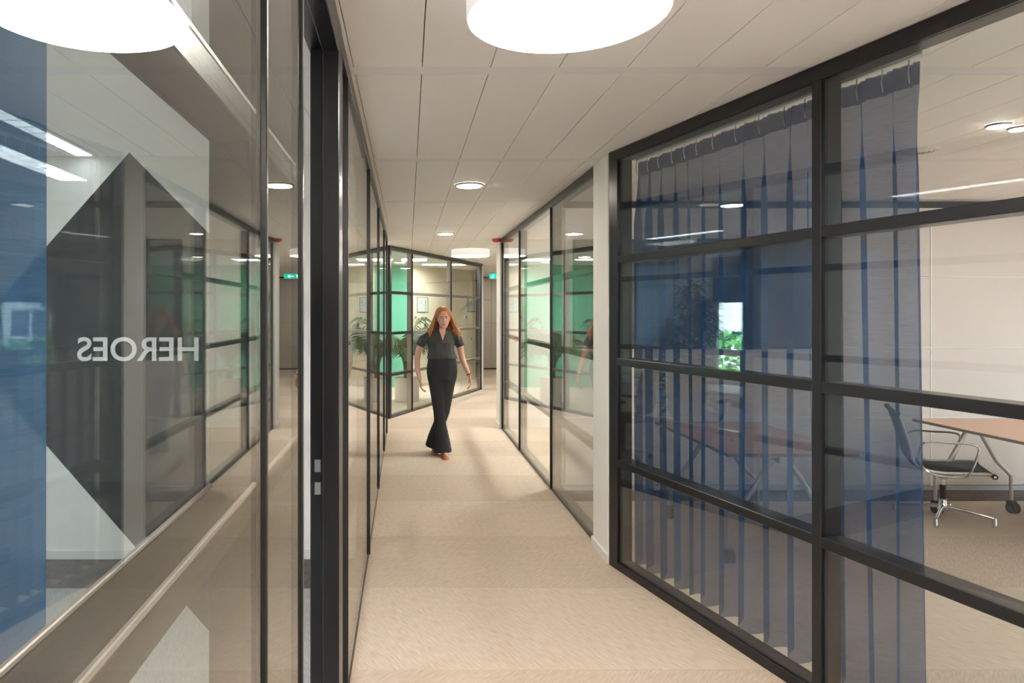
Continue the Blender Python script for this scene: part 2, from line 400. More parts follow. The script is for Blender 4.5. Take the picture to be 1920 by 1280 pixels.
# left: near glazing up to the doorway, then on to the far end
near = partition('near left glass wall beside the open door, reflecting the corridor', (XL(-2.2), -2.2), (XL(1.66), 1.66), [.95, 3.42], TR, depth=.09, ends=(.05, .022), proud=.006)
EDGE_HL = pm('pale_bronze_bead', (.52, .44, .43), .35, .2)  # pale strips in place of highlights along the transom edges
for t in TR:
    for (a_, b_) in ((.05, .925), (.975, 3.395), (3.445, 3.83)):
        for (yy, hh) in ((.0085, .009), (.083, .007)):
            MB().box(a_, yy, t+.0225, b_, yy+.007, t+.0225+hh, .0015).build('glazing_bead', EDGE_HL, near)
# doorway
dfr = thing('door_frame', 'tall black steel door frame around the open doorway on the left', 'door frame', (XL(2.52), 2.52, 0), PI/2+.0045)
MB().box(-.055, -.014, 0, .05, .045, 2.60, .003).build('jamb', BLACK, dfr)
MB().box(-.028, .0455, 0, .05, .092, 2.60, .003).build('jamb_stop', BLACK, dfr)
MB().box(-.858, -.014, 2.55, .05, .045, CZ-.002, .003).build('head', BLACK, dfr)
MB().box(-.858, .0455, 2.57, .05, .10, CZ-.002, .003).build('head_stop', BLACK, dfr)
for zz in (1.085, 1.005):
    s_ = MB().box(-.0305, .054, zz-.022, -.0275, .076, zz+.022, .001).build('strike_plate', ALU, dfr)
    s_['label'] = 'small silver strike plate'
partition('long left glass wall running from the door frame to the far corner', (XL(2.575), 2.575), (XL(9.53), 9.53), [2.893-2.575, 4.72-2.575, 6.48-2.575, 8.22-2.575], TR, ends=(.04, .09))
# right: dark angled wall
U = Vector((.2457, -.9693))
P = Vector((1.312, 4.531)); Q = P+U*5.6
partition('dark framed angled glass wall with blue curtain on the right', P, Q, [1.652, 3.40], [.677, 1.321, 1.966], z0=.05, proud=.012, strip=False, ends=(.10, .05), body=.048, th=.046, depth=.095)
# right long wall
partition('long right glass wall between the two white columns', (1.322, 9.83), (1.322, 4.93), [9.83-8.29, 9.83-6.46], TR, ends=(.03, .02), wide=(9.83-6.46,))
# zigzag
partition('angled glazing in front of the green and cream walls', (-.287, 10.75), (1.56, 14.85), [.87, 2.685], TR, ends=(.06, .05), pale_from=.87)
partition('glazing folding away to the left behind the palm', (-2.9, 12.4), (-.30, 10.76), [.9, 1.95], TR, ends=(.05, .03))
partition('return glazing closing the angled glass room', (1.575, 14.87), (1.75, 17.2), [1.2], TR, ends=(.05, .05))
struct(MB().box(1.555, 14.83, 0, 1.60, 14.862, 2.62, .003).build('trim_1', TRIMW))

# glass door standing open, film and letters
dr = thing('glass_door', 'glass door standing open with black film and reversed HEROES lettering', 'door', (-.345, 1.672, 0), 0)
MB().box(-.90, 0, .012, 0, .010, 2.54, .001).build('glass_leaf', GLASS, dr)
FILM = pm('black_window_film', (.012, .012, .014), .5, 0, .1)
pts = [(-1.080, 1.551), (-.670, 2.015), (-.36, 1.70), (-.36, .73)]
lp = [(x+.345, z) for x, z in pts]
n_ = len(lp)
fm = MB().add([(x, .0105, z) for x, z in lp]+[(x, .0120, z) for x, z in lp], [tuple(range(n_))[::-1], tuple(range(n_, 2*n_))]+[(i, (i+1) % n_, n_+(i+1) % n_, n_+i) for i in range(n_)])
fm.build('window_film', FILM, dr)['label'] = 'black angular film'
LW = pm('white_lettering', (.82, .82, .80), .5)
lw_ = {'H': .0475, 'E': .0385, 'R': .043, 'O': .056, 'S': .042}
tx = text_mesh('HEROES', .078, .0006)
minx = min(v.co.x for v in tx.vertices); maxx = max(v.co.x for v in tx.vertices); miny = min(v.co.y for v in tx.vertices); maxy = max(v.co.y for v in tx.vertices)
sx = .290/(maxx-minx); sy = .0575/(maxy-miny)
bm = bmesh.new(); bm.from_mesh(tx)
seen = set(); isl = []
for v in bm.verts:
    if v.index in seen: continue
    st = [v]; comp = []
    while st:
        q = st.pop()
        if q.index in seen: continue
        seen.add(q.index); comp.append(q)
        for e in q.link_edges:
            ot = e.other_vert(q)
            if ot.index not in seen: st.append(ot)
    isl.append(comp)
groups = []
for comp in isl:
    a_, b_ = min(q.co.x for q in comp), max(q.co.x for q in comp)
    for g in groups:
        if a_ < g[1]-.002 and b_ > g[0]+.002: g[0] = min(a_, g[0]); g[1] = max(b_, g[1]); g[2] |= {q.index for q in comp}; break
    else: groups.append([a_, b_, {q.index for q in comp}])
groups.sort(key=lambda g: g[0])
cx = (minx+maxx)/2; cyy = (miny+maxy)/2
for g in groups:
    ids = sorted(g[2]); mp_ = {q: i for i, q in enumerate(ids)}; bm.verts.ensure_lookup_table()
    vv = [(-(bm.verts[i].co.x-cx)*sx + (-.645+.345), -.0008-.0004*(1 if bm.verts[i].co.z > 0 else 0), (bm.verts[i].co.y-cyy)*sy+1.543) for i in ids]
    ff = [tuple(mp_[q.index] for q in fc.verts) for fc in bm.faces if fc.verts[0].index in mp_]
    MB().add(vv, ff).build('letter', LW, dr)
bm.free()
MB().box(-.895, -.006, 0, 0, .016, .011, .002).build('bottom_seal', JOINT, dr)
MB().box(-.035, -.008, .90, -.002, .018, 1.02, .003).build('hinge', ALU, dr); MB().box(-.035, -.008, 2.2, -.002, .018, 2.32, .003).build('hinge', ALU, dr)
MB().tube([(-.85, -.05, 1.0), (-.85, -.05, 1.25)], .009, 12).tube([(-.85, 0, 1.02), (-.85, -.05, 1.02)], .006, 8).tube([(-.85, 0, 1.23), (-.85, -.05, 1.23)], .006, 8).build('pull_handle', ALU, dr, True)

# ================================================================== CURTAINS
def curtain(label, P0, P1, pleat=.14, amp=.042, z0=.035, z1=2.585, mat=CURT, seed=1, edge_slant=0.0):
    P0 = Vector((*P0, 0)); P1 = Vector((*P1, 0)); L = (P1-P0).length; a = math.atan2(P1.y-P0.y, P1.x-P0.x)
    r = thing('curtain', label, 'curtain', P0, a)
    rnd = random.Random(seed); NU = int(L/.008); NZ = 26; V = []; F = []
    ph = [0]; 
    marks = [0]
    while marks[-1] < L: marks.append(marks[-1]+pleat*rnd.uniform(.75, 1.3))
    amps = [rnd.uniform(.6, 1.35) for _ in marks]
    for j in range(NZ+1):
        t = j/NZ; z = z1+(z0-z1)*t
        for i in range(NU+1):
            s_ = L*i/NU; k = max(q for q in range(len(marks)) if marks[q] <= s_+1e-9); k = min(k, len(marks)-2)
            fr = (s_-marks[k])/(marks[k+1]-marks[k])
            op = min(1, .22+t*5)
            wv = math.cos(2*PI*fr)*amps[k]*(1-fr)+math.cos(2*PI*fr)*amps[k+1]*fr
            y = amp*op*(wv*.9 + .35*math.sin(5*s_+1.4*t+seed)) + (.006*math.cos(2*PI*fr*3) if t < .04 else 0)
            x = s_*(1-.0*t) + .018*op*math.sin(2*PI*fr)*math.sin(3*k+2*t) + edge_slant*t*(s_/L)
            V.append((x, y, z + (.012*math.cos(2*PI*fr) if j == NZ else 0)))
    for j in range(NZ):
        for i in range(NU): q = j*(NU+1)+i; F.append((q, q+1, q+NU+2, q+NU+1))
    MB().add(V, F).build('fabric', mat, r, True)
    hm = MB()
    V2 = [(v[0], v[1], v[2]) for v in V[:NU+1]]
    for i in range(NU): pass
    hd = MB(); n = NU+1
    top = V[:n]; hv = [(x, y-.002, z+.004) for x, y, z in top]+[(x, y-.002, z-.085) for x, y, z in V[:n]]
    hd.add(hv, [(i, i+1, n+i+1, n+i) for i in range(n-1)]); hd.build('heading_tape', mat, r, True)
    MB().box(0, -.014, z1+.02, L+.02, .014, CZ-.004, .003).build('track', TRIMW, r)
    for k in range(len(marks)-1):
        if marks[k] <= L: MB().tube([(marks[k], 0, z1-.07), (marks[k]+.004, -.012, z1-.03), (marks[k], 0, z1+.03)], .0025, 6).build('hook', ALU, r, True)
    return r
Nn = Vector((.9693, .2457))
c0 = P+Nn*.155+U*.06; c1 = P+Nn*.155+U*1.97
curtain('sheer blue pleated curtain hanging behind the angled glass wall on the right', c0, c1, seed=4, edge_slant=.03)
curtain('blue curtain hanging close behind the near left glass wall', (-.47, -1.2), (-.45, .85), seed=9, amp=.03, mat=CURT_L, edge_slant=.02)

# ================================================================== LAMPS
LSIDE = pm('opal_lamp_side', (.8, .8, .8), .4, emit=(1, .93, .85), es=.22)
E_FAR = emat('diffuser_far', (1, .92, .84), 20)
def big_lamp(x, y, label, group='large round surface lamps'):
    r = thing('ceiling_lamp', label, 'ceiling lamp', (x, y, CZ), 0, group)
    MB().lathe([(.302, 0), (.312, -.004), (.316, -.02), (.316, -.096), (.312, -.103), (.306, -.103)], 64).build('housing', LSIDE, r, True)
    MB().lathe([(.306, -.1035), (.304, -.1065), (.2, -.108)], 64).build('diffuser', E_FAR if y > 8 else E_BIG, r, True)
def downlight(x, y, label, group, r_=.12):
    r = thing('downlight', label, 'downlight', (x, y, CZ), 0, group)
    MB().lathe([(r_, -.0005), (r_, -.004), (r_*.97, -.008), (r_*.84, -.014), (r_*.83, -.010)], 40, cap=False).build('ring', pm('downlight_ring', (.45, .44, .42), .3, .8), r, True)
    MB().lathe([(r_*.83, -.011), (r_*.80, -.016), (r_*.4, -.019)], 40).build('diffuser', E_DOWN, r, True)
luminaire_later = []
big_lamp(.501, 2.206, 'large round lamp on the ceiling nearest the viewer')
big_lamp(1.03, 11.54, 'large round drum lamp at the far bend of the corridor')
big_lamp(.50, -1.3, 'large round lamp above the corridor start, out of view')
for x, y, lb in ((.496, 5.66, 'round recessed downlight in the middle of the corridor ceiling'), (.487, 9.12, 'round recessed downlight before the far drum lamp')):
    downlight(x, y, lb, 'corridor downlights')
downlight(-.6, 12.9, 'round downlight inside the angled glass room, above the palm', 'glass room downlights')
for x, y, lb in ((2.3, 13.2, 'beside the angled glazing'), (2.75, 16.5, 'behind the angled glass room'), (2.4, 18.9, 'in front of the grey end wall'), (-2.2, 11.0, 'left of the angled glass room'), (3.6, 14.5, 'in the far right space')): downlight(x, y, 'recessed downlight %s' % lb, 'far end downlights')
for x, y, lb in ((-1.9, 12.9, 'left'), (.12, 13.7, 'right')): luminaire_later.append((x, y, lb))  # left lamp added out of sight to brighten the glass room
downlight(-1.288, 5.58, 'round downlight in the left office beside the tall plant', 'left office downlights')
for i, (x, y) in enumerate(((3.25, 3.85), (3.42, 3.905))): downlight(x, y, ['small spot lamp in meeting room ceiling, left of the pair', 'small spot lamp in meeting room ceiling, right of the pair'][i], 'meeting room spots', .062)
def luminaire(x, y, label, lx=.27, ly=1.2, mat=E_COOL, group='linear luminaires'):
    r = thing('linear_luminaire', label, 'ceiling lamp', (x, y, CZ), 0, group)
    MB().box(-lx/2, -ly/2, -.006, lx/2, ly/2, -.0005, .002).build('frame', TRIMW, r)
    MB().box(-lx/2+.035, -ly/2+.02, -.0095, lx/2-.035, ly/2-.02, -.0065).build('diffuser', mat, r)
    for k in range(9): 
        y_ = -ly/2+.06+k*(ly-.12)/8; MB().box(-lx/2+.03, y_-.003, -.013, lx/2-.03, y_+.003, -.0096).build('louvre', ALU, r)
luminaire(-2.12, 4.0, 'linear luminaire with louvres in the left room ceiling', .17, 1.2, E_SOFT)
for x, y, lb in ((-2.6, 1.2, 'linear luminaire at the middle of the left room ceiling'), (-2.6, -1.5, 'linear luminaire at the back of the left room ceiling')): luminaire(x, y, lb)  # lamps out of view, added to brighten the left room
for x, y, lb in ((5.2, 1.0, 'in the middle'), (7.0, 3.6, 'near the right end'), (4.2, -1.6, 'at the back'), (7.6, 1.0, 'at the right'), (5.6, -1.0, 'behind the middle one')): luminaire(x, y, 'wide ceiling luminaire %s of the meeting room' % lb, .58, 1.2, E_MEET, 'meeting room luminaires')  # lamps out of view, added for cool light in the meeting room
luminaire(-3.0, 7.6, 'linear luminaire over the left office desks', .2, 1.2, E_SOFT)  # added lamp, soft fill for the office
luminaire(3.2, 8.2, 'linear luminaire in the room behind the long right glass wall', .58, 1.2, E_LATE)  # added lamp, fills the side room and the far ceiling
luminaire(.78, 15.0, 'wide luminaire in the angled glass room close to the cream wall', 1.0, .34, E_CREAM, 'glass room luminaires')  # placed to brighten the cream wall
for x, y, lb in luminaire_later: luminaire(x, y, 'square bluish ceiling luminaire in the angled glass room, %s one' % lb, .55, .55, E_GREENR, 'glass room luminaires')
# ceiling speaker, beacon, exit sign
r = thing('ceiling_vent', 'round white ceiling vent in the meeting room', 'vent', (3.26, 4.485, CZ))
MB().lathe([(.118, -.0005), (.116, -.006), (.095, -.010), (.094, -.006)], 40, cap=False).build('rim', TRIMW, r, True)
for q in (.085, .06, .035): MB().lathe([(q, -.006), (q-.004, -.013), (q-.016, -.013), (q-.016, -.006)], 32).build('cone', TRIMW, r, True)
r = thing('alarm_beacon', 'red alarm sounder under the ceiling beside the narrow far column', 'alarm', (1.235, 9.78, CZ))
MB().lathe([(.052, 0), (.062, -.01), (.056, -.035), (.035, -.05)], 24).build('body', RED, r, True); MB().lathe([(.065, 0), (.065, -.008)], 24).build('base', TRIMW, r, True)
r = thing('exit_sign', 'green emergency exit sign with running man by the far column', 'exit sign', (2.31, 18.0, 0))
MB().box(-.22, 0, 2.50, .22, .03, 2.635, .004).build('housing', TRIMW, r); MB().box(-.215, -.002, 2.505, .215, -.0002, 2.63).build('face', E_SIGN, r)
rm = MB()
def seg(a, b, wd, y=-.004):
    a = Vector((a[0], 0, a[1])); b = Vector((b[0], 0, b[1])); d = (b-a).normalized()*1; n = Vector((-d.z, 0, d.x))*wd/2
    vs_ = [a+n, b+n, b-n, a-n]; rm.add([(v.x, y, v.z) for v in vs_]+[(v.x, y+.0015, v.z) for v in vs_], [(0, 1, 2, 3), (7, 6, 5, 4), (0, 4, 5, 1), (1, 5, 6, 2), (2, 6, 7, 3), (3, 7, 4, 0)])
mx_ = -.13; mz_ = 2.565
seg((mx_+.012, mz_+.022), (mx_, mz_-.01), .02); seg((mx_, mz_-.008), (mx_+.022, mz_-.02), .011); seg((mx_+.022, mz_-.02), (mx_+.018, mz_-.046), .009)
seg((mx_, mz_-.008), (mx_-.018, mz_-.032), .011); seg((mx_-.018, mz_-.032), (mx_-.042, mz_-.032), .009)
seg((mx_+.01, mz_+.02), (mx_+.036, mz_+.005), .008); seg((mx_+.01, mz_+.02), (mx_-.018, mz_+.018), .008); seg((mx_-.018, mz_+.018), (mx_-.03, mz_+.002), .008)
rm.add([(mx_+.022+.011*math.cos(2*PI*k/12), -.004, mz_+.037+.011*math.sin(2*PI*k/12)) for k in range(12)], [tuple(range(12))])
seg((-.03, mz_), (.10, mz_), .016); seg((.07, mz_+.032), (.112, mz_), .014); seg((.07, mz_-.032), (.112, mz_), .014)
rm.build('pictogram', E_SIGNW, r)
MB().tube([(-.15, .015, 2.635), (-.15, .015, CZ)], .006, 8).build('hanger', ALU, r); MB().tube([(.15, .015, 2.635), (.15, .015, CZ)], .006, 8).build('hanger', ALU, r)

# things on the cream wall
cdir = Vector((math.cos(CA), math.sin(CA))); cn = Vector((math.sin(CA), -math.cos(CA)))
def oncream(px, y):       # where the sight line to picture column px meets the wall
    s_ = (px-765)/1312; t = (s_*15.3-.10)/(cdir.x-s_*cdir.y); p = Vector((.10, 15.3))+cdir*t; return p+cn*.002, 1.63-(y-586)*p.y/1312
PAPER = pm('paper', (.75, .78, .74), .6); INK = pm('plan_ink_green', (.05, .22, .13), .6)
for i, (px, y) in enumerate(((792, 571), (885, 571))):
    p, z = oncream(px, y)
    r = thing('framed_plan', ['framed evacuation plan on the cream wall nearest the green wall', 'framed evacuation plan on the cream wall farther right'][i], 'picture', (p.x, p.y, z), CA, 'framed evacuation plans')
    MB().box(-.20, -.014, -.17, .20, -.001, -.155, .002).box(-.20, -.014, .155, .20, -.001, .17, .002).box(-.20, -.014, -.155, -.185, -.001, .155, .002).box(.185, -.014, -.155, .20, -.001, .155, .002).build('frame', pm('green_grey_frame', (.12, .24, .19), .5), r)
    MB().box(-.185, -.006, -.155, .185, -.001, .155).build('sheet', PAPER, r)
    g = MB(); rr = random.Random(3)
    for a_ in (-.11, -.02, .05, .12):
        g.box(a_-.004, -.0075, -.13, a_+.002, -.0062, .13)
    for k in range(26):
        x_ = rr.choice((-.15, -.05, .02, .09)); z_ = -.12+rr.random()*.24; g.box(x_, -.0075, z_, x_+rr.uniform(.01, .045), -.0062, z_+.008)
    g.build('plan_lines', INK, r)
for i, (px, y, wd, ht, m, nm, lb) in enumerate(((778, 595, .05, .10, TRIMW, 'thermostat', 'small beige thermostat near the green wall'), (873, 594, .06, .10, TRIMW, 'thermostat', 'small beige thermostat under the farther framed plan'),
      (786, 636, .05, .10, RED, 'fire_call_point', 'small red call point low on the cream wall'), (882, 635, .05, .10, TRIMW, 'light_switch', 'small light switch low on the cream wall'))):
    p, z = oncream(px, y); r = thing(nm, lb, nm.split('_')[-1], (p.x, p.y, z), CA)
    MB().box(-wd, -.02, -ht/2, wd, -.001, ht/2, .004).build('body', m, r); MB().box(-wd*.5, -.024, -ht/4, wd*.5, -.0205, ht/4, .001).build('insert', PAPER if m is RED else TEDGE, r)

# ================================================================== PLANTS
def frond(root, az, reach, rise, n=18, ll=.36, mat=LEAF):
    d = Vector((math.cos(az), math.sin(az), 0)); base = Vector((d.x*.03, d.y*.03, .42)); pts = []
    for i in range(14):
        t = i/13; pts.append(base+d*(reach*t**1.5)+Vector((0, 0, rise*(1-(1-t)**1.9)-reach*.75*t**3.2)))
    m = MB().tube(pts, [.007*(1-.8*i/13)+.0015 for i in range(14)], 5)
    for i in range(n):
        t = .28+.72*i/(n-1); k = min(12, int(t*13)); p = pts[k].lerp(pts[k+1], t*13-k); tg = (pts[k+1]-pts[k]).normalized()
        sd = tg.cross(Vector((0, 0, 1))).normalized(); L = ll*(math.sin(PI*min(1, (t-.2)/.9))**.6+.15)
        for s_ in (-1, 1):
            dr_ = (sd*s_*.85+tg*.65+Vector((0, 0, -.05+random.uniform(-.1, .1)))).normalized(); wd = tg*.015
            q1 = p+dr_*L*.5+Vector((0, 0, .01)); q2 = p+dr_*L+Vector((0, 0, -L*.35))
            m.add([p-wd*.5, p+wd*.5, q1+wd, q1-wd, q2, q1+Vector((0, 0, .006))], [(0, 1, 5), (1, 2, 5), (0, 5, 3), (5, 2, 4), (3, 5, 4)])
    return m.build('frond', mat, root)
def palm(x, y, label, rz, n=15, h=1.0):
    r = thing('potted_palm', label, 'potted palm', (x, y, 0), rz)
    pot = MB().lathe([(.215, 0), (.225, .01), (.228, .41), (.236, .425), (.236, .44), (.222, .44), (.218, .41)], 40, cap=False).build('pot', STEEL, r, True)
    MB().lathe([(.217, .005), (.217, .395), (.05, .405)], 32).build('soil', SOIL, r, True)
    for k in range(5): MB().tube([(random.uniform(-.05, .05), random.uniform(-.05, .05), .4), (random.uniform(-.07, .07), random.uniform(-.07, .07), .85)], [.012, .006], 7).build('stem', STEM, r, True)
    for k in range(n):
        frond(r, 2*PI*k*.618+random.uniform(-.2, .2), random.uniform(.28, .70), random.uniform(.75, 1.30)*h)
    return r
palm(-.02, 12.95, 'palm in a steel pot directly behind the angled glazing', 0)
palm(-1.45, 14.3, 'palm in a steel pot farther left before the green wall', 1.1, 12, 1.05)
def dracaena(x, y, label, rz=0, H=1.55):
    r = thing('potted_dracaena', label, 'potted plant', (x, y, 0), rz)
    MB().lathe([(.18, 0), (.20, .01), (.24, .42), (.248, .44), (.232, .44), (.225, .41)], 36, cap=False).build('pot', pm('dark_grey_pot', (.10, .10, .11), .35), r, True)
    MB().lathe([(.19, .01), (.22, .395), (.05, .41)], 28).build('soil', SOIL, r, True)
    rr = random.Random(11)
    for k in range(9):
        a = 2*PI*k/9; bx, by = .09*math.cos(a), .09*math.sin(a); hh = H*rr.uniform(.5, 1); tx_, ty_ = bx*rr.uniform(1.5, 3.4), by*rr.uniform(1.5, 3.4)
        st_ = smoothp([(bx, by, .38), ((bx+tx_)/2, (by+ty_)/2, .4+hh*.5), (tx_, ty_, .4+hh)], 8)
        MB().tube(st_, [.012]*len(st_), 7).build('stem', STEM, r, True)
        lv = MB()
        for q in range(95):
            t = rr.uniform(.12, 1.0) if q < 60 else rr.uniform(.85, 1); i = min(len(st_)-1, int(t*(len(st_)-1))); p = st_[i]
            az = rr.uniform(0, 2*PI); L = rr.uniform(.20, .40); d = Vector((math.cos(az), math.sin(az), rr.uniform(-.1, .9))).normalized()
            sd = d.cross(Vector((0, 0, 1))).normalized()*.011; q1 = p+d*L*.45; q2 = p+d*L+Vector((0, 0, -L*.45))
            lv.add([p-sd*.4, p+sd*.4, q1+sd, q1-sd, q2, q1+Vector((0, 0, .004))], [(0, 1, 5), (1, 2, 5), (0, 5, 3), (5, 2, 4), (3, 5, 4)])
        o = lv.build('leaf_tuft', LEAF2, r)
    return r
dracaena(-1.07, 5.93, 'tall narrow leaved plant in dark pot in the left office')

# ================================================================== FURNITURE
def task_chair(x, y, rz, base_rz, label, group=None):
    r = thing('meeting_chair', label, 'chair', (x, y, 0), rz, group)
    prof = smoothp([(-.335, 0, .845), (-.30, 0, .76), (-.255, 0, .60), (-.225, 0, .475), (-.17, 0, .425), (-.05, 0, .405), (.10, 0, .415), (.22, 0, .425), (.262, 0, .412)], 6)
    # hammock of net weave, split where it turns from seat to back
    k0 = min(range(len(prof)), key=lambda i: abs(prof[i].z-.45)+(0 if prof[i].x < -.15 else 9))
    for nm, pp in (('backrest', prof[:k0+1]), ('seat', prof[k0:])):
        rings = []
        for i, p in enumerate(pp):
            t = (pp[min(i+1, len(pp)-1)]-pp[max(i-1, 0)]).normalized(); n = Vector((-t.z, 0, t.x))
            sag = .014
            rings.append([(p.x+n.x*o_, y_, p.z+n.z*o_) for y_, o_ in ((-.245, .004), (-.13, .004-sag*.7), (0, .004-sag), (.13, .004-sag*.7), (.245, .004), (.245, -.006), (.13, -.006-sag*.7), (0, -.006-sag), (-.13, -.006-sag*.7), (-.245, -.006))])
        MB().loft(rings).build(nm, MESHB, r, True)
    for s_ in (-1, 1):
        pp = [Vector((p.x, s_*.25, p.z)) for p in prof]
        MB().tube(pp, [(.014, .008)]*len(pp), 10).build('side_rail', ALU, r, True)
        lo = smoothp([(-.20, s_*.275, .52), (-.185, s_*.285, .615), (-.13, s_*.29, .645), (.0, s_*.29, .645), (.12, s_*.29, .645), (.165, s_*.29, .615), (.14, s_*.285, .50), (.105, s_*.28, .41), (.04, s_*.275, .385), (-.08, s_*.275, .39), (-.165, s_*.275, .43)], 6, True)
        MB().tube(lo, .0085, 8, cap=False).build('armrest', CHROME, r, True)
        for p in (prof[0], prof[-1]):
            MB().tube([(p.x, s_*.24, p.z), (p.x, s_*.275, p.z)], .019, 16).build('end_cap', RUB, r, True)
            MB().tube([(p.x, s_*.275, p.z), (p.x, s_*.279, p.z)], .009, 12).build('cap_pin', CHROME, r, True)
    for p in (prof[0], prof[-1]): MB().tube([(p.x, -.245, p.z), (p.x, .245, p.z)], .012, 12).build('roll_bar', MESHB, r, True)
    MB().tube([(-.20, -.245, .44), (-.20, .245, .44)], .009, 8).tube([(.02, -.28, .385), (-.02, 0, .355), (.02, .28, .385)], [.012, .02, .012], 10).build('spreader', ALU, r, True)
    MB().lathe([(.05, .365), (.045, .345), (.026, .32)], 20).build('tilt_housing', ALU, r, True)
    MB().lathe([(.017, .33), (.017, .27)], 16).build('gas_lift', CHROME, r, True); MB().lathe([(.021, .27), (.021, .155)], 16).build('column_sleeve', RUB, r, True)
    MB().lathe([(.027, .16), (.03, .10), (.042, .085), (.035, .07)], 20).build('hub', CHROME, r, True)
    for k in range(4):
        a = base_rz-rz+PI/4+k*PI/2; d = Vector((math.cos(a), math.sin(a), 0))
        pp = [d*.02+Vector((0, 0, .10)), d*.15+Vector((0, 0, .088)), d*.31+Vector((0, 0, .062))]
        ba = MB().tube(pp, [(.017, .015), (.014, .013), (.011, .011)], 12).build('base_arm', CHROME, r, True)
        MB().lathe([(.012, .066), (.018, .03), (.022, .004), (.022, 0)], 16, o=tuple(d*.318)).build('glide', CHROME, ba, True)
    return r
chair = task_chair(4.235, 5.54, math.radians(-27), 0, 'chrome armchair with black net seat beside the pale table in the meeting room')

def fold_table(x0, y0, x1, y1, label, legs=True, zt=.742):
    r = thing('conference_table', label, 'table', ((x0+x1)/2, (y0+y1)/2, 0)); hx, hy = (x1-x0)/2, (y1-y0)/2
    MB().box(-hx, -hy, zt-.024, hx, hy, zt, .002).build('table_top', WOODT, r)
    MB().box(-hx-.001, -hy-.001, zt-.022, hx+.001, -hy, zt-.003).box(-hx-.0015, -hy, zt-.022, -hx-.0002, hy, zt-.003).build('edge_band', TEDGE, r)
    for s_ in (-1, 1):
        y = s_*(hy-.16)
        fr = MB().box(-.03, y-.05, zt-.09, .03, y+.05, zt-.026, .003).box(-hx*.45, y-.02, zt-.06, hx*.45, y+.02, zt-.026, .003).build('leg_bracket', ALU, r)
        for q in (-1, 1):
            xe = q*(hx-.07)
            lg = MB().tube([(q*.05, y, zt-.07), (xe*.62, y, .42), (xe, y, .30)], [(.022, .013), (.02, .012), (.017, .012)], 8).tube([(xe, y, .31), (xe, y, .095)], .014, 10).build('leg', ALU, r, True)
            MB().tube([(xe-.028, y-.02, .042), (xe-.006, y-.02, .042)], .042, 18).tube([(xe+.006, y-.02, .042), (xe+.028, y-.02, .042)], .042, 18).build('caster', RUB, lg, True)
            MB().box(xe-.03, y-.03, .06, xe+.03, y+.02, .098, .008).build('caster_fork', RUB, lg)
    MB().box(-.02, -hy+.16, zt-.085, .02, hy-.16, zt-.045, .003).build('beam', ALU, r)
    return r
fold_table(4.24, 3.95, 5.0, 5.88, 'pale orange table on castors behind the chrome armchair')
fold_table(5.01, 3.95, 5.85, 5.88, 'pale orange table at the right edge of the meeting room')
fold_table(2.02, 4.42, 2.85, 5.72, 'pale orange table seen through the blue curtain')
# microphones / cable grommet on table
r = thing('power_box', 'small dark power socket box on the right pale table', 'socket box', (5.18, 5.55, .742))
MB().box(-.07, -.02, 0, .07, .02, .012, .003).build('lid', RUB, r); MB().tube([(.02, 0, .012), (.02, -.03, .02), (.05, -.05, .004)], .004, 6).build('cable', RUB, r, True)
# wall screen
r = thing('wall_screen', 'large black screen on the meeting room back wall behind the curtain', 'screen', (2.64, 6.40, 1.80))
MB().box(-1.13, -.02, -.50, 1.13, .02, .50, .006).build('bezel', RUB, r); MB().box(-1.115, -.0235, -.485, 1.115, -.0205, .485).build('display', SCREEN, r); MB().box(-.2, .02, -.2, .2, .035, .2).build('bracket', RUB, r)

# left office: desks, chairs, monitors
DESKM = pm('desk_white', (.6, .6, .6), .4)
def desk(x, y, rz, label):
    r = thing('office_desk', label, 'desk', (x, y, 0), rz, 'desks in the left office')
    MB().box(-.8, -.4, .715, .8, .4, .74, .003).build('desk_top', DESKM, r)
    for sx_ in (-1, 1):
        for sy_ in (-1, 1): MB().box(sx_*.72-.02, sy_*.34-.02, 0, sx_*.72+.02, sy_*.34+.02, .715, .003).build('leg', ALU, r)
    MB().box(-.7, -.015, .66, .7, .015, .712).build('rail', ALU, r); MB().box(-.7, .33, .66, .7, .35, .712).build('rail', ALU, r)
def monitor(x, y, z, rz, label):
    r = thing('monitor', label, 'monitor', (x, y, z), rz, 'monitors in the left office')
    MB().box(-.27, -.012, .12, .27, .012, .45, .006).build('screen', SCREEN, r); MB().box(-.12, -.09, 0, .12, .09, .012, .004).build('foot', RUB, r); MB().box(-.025, .012, .012, .025, .03, .25, .003).build('stand', RUB, r)
desk(-2.55, 6.3, PI/2, 'white office desk nearest the white end wall'); desk(-2.55, 8.0, PI/2, 'white office desk nearest the windows and end wall')
monitor(-2.75, 6.3, .74, PI/2, 'black monitor on the nearer office desk'); monitor(-2.75, 8.0, .74, PI/2, 'black monitor on the farther office desk')
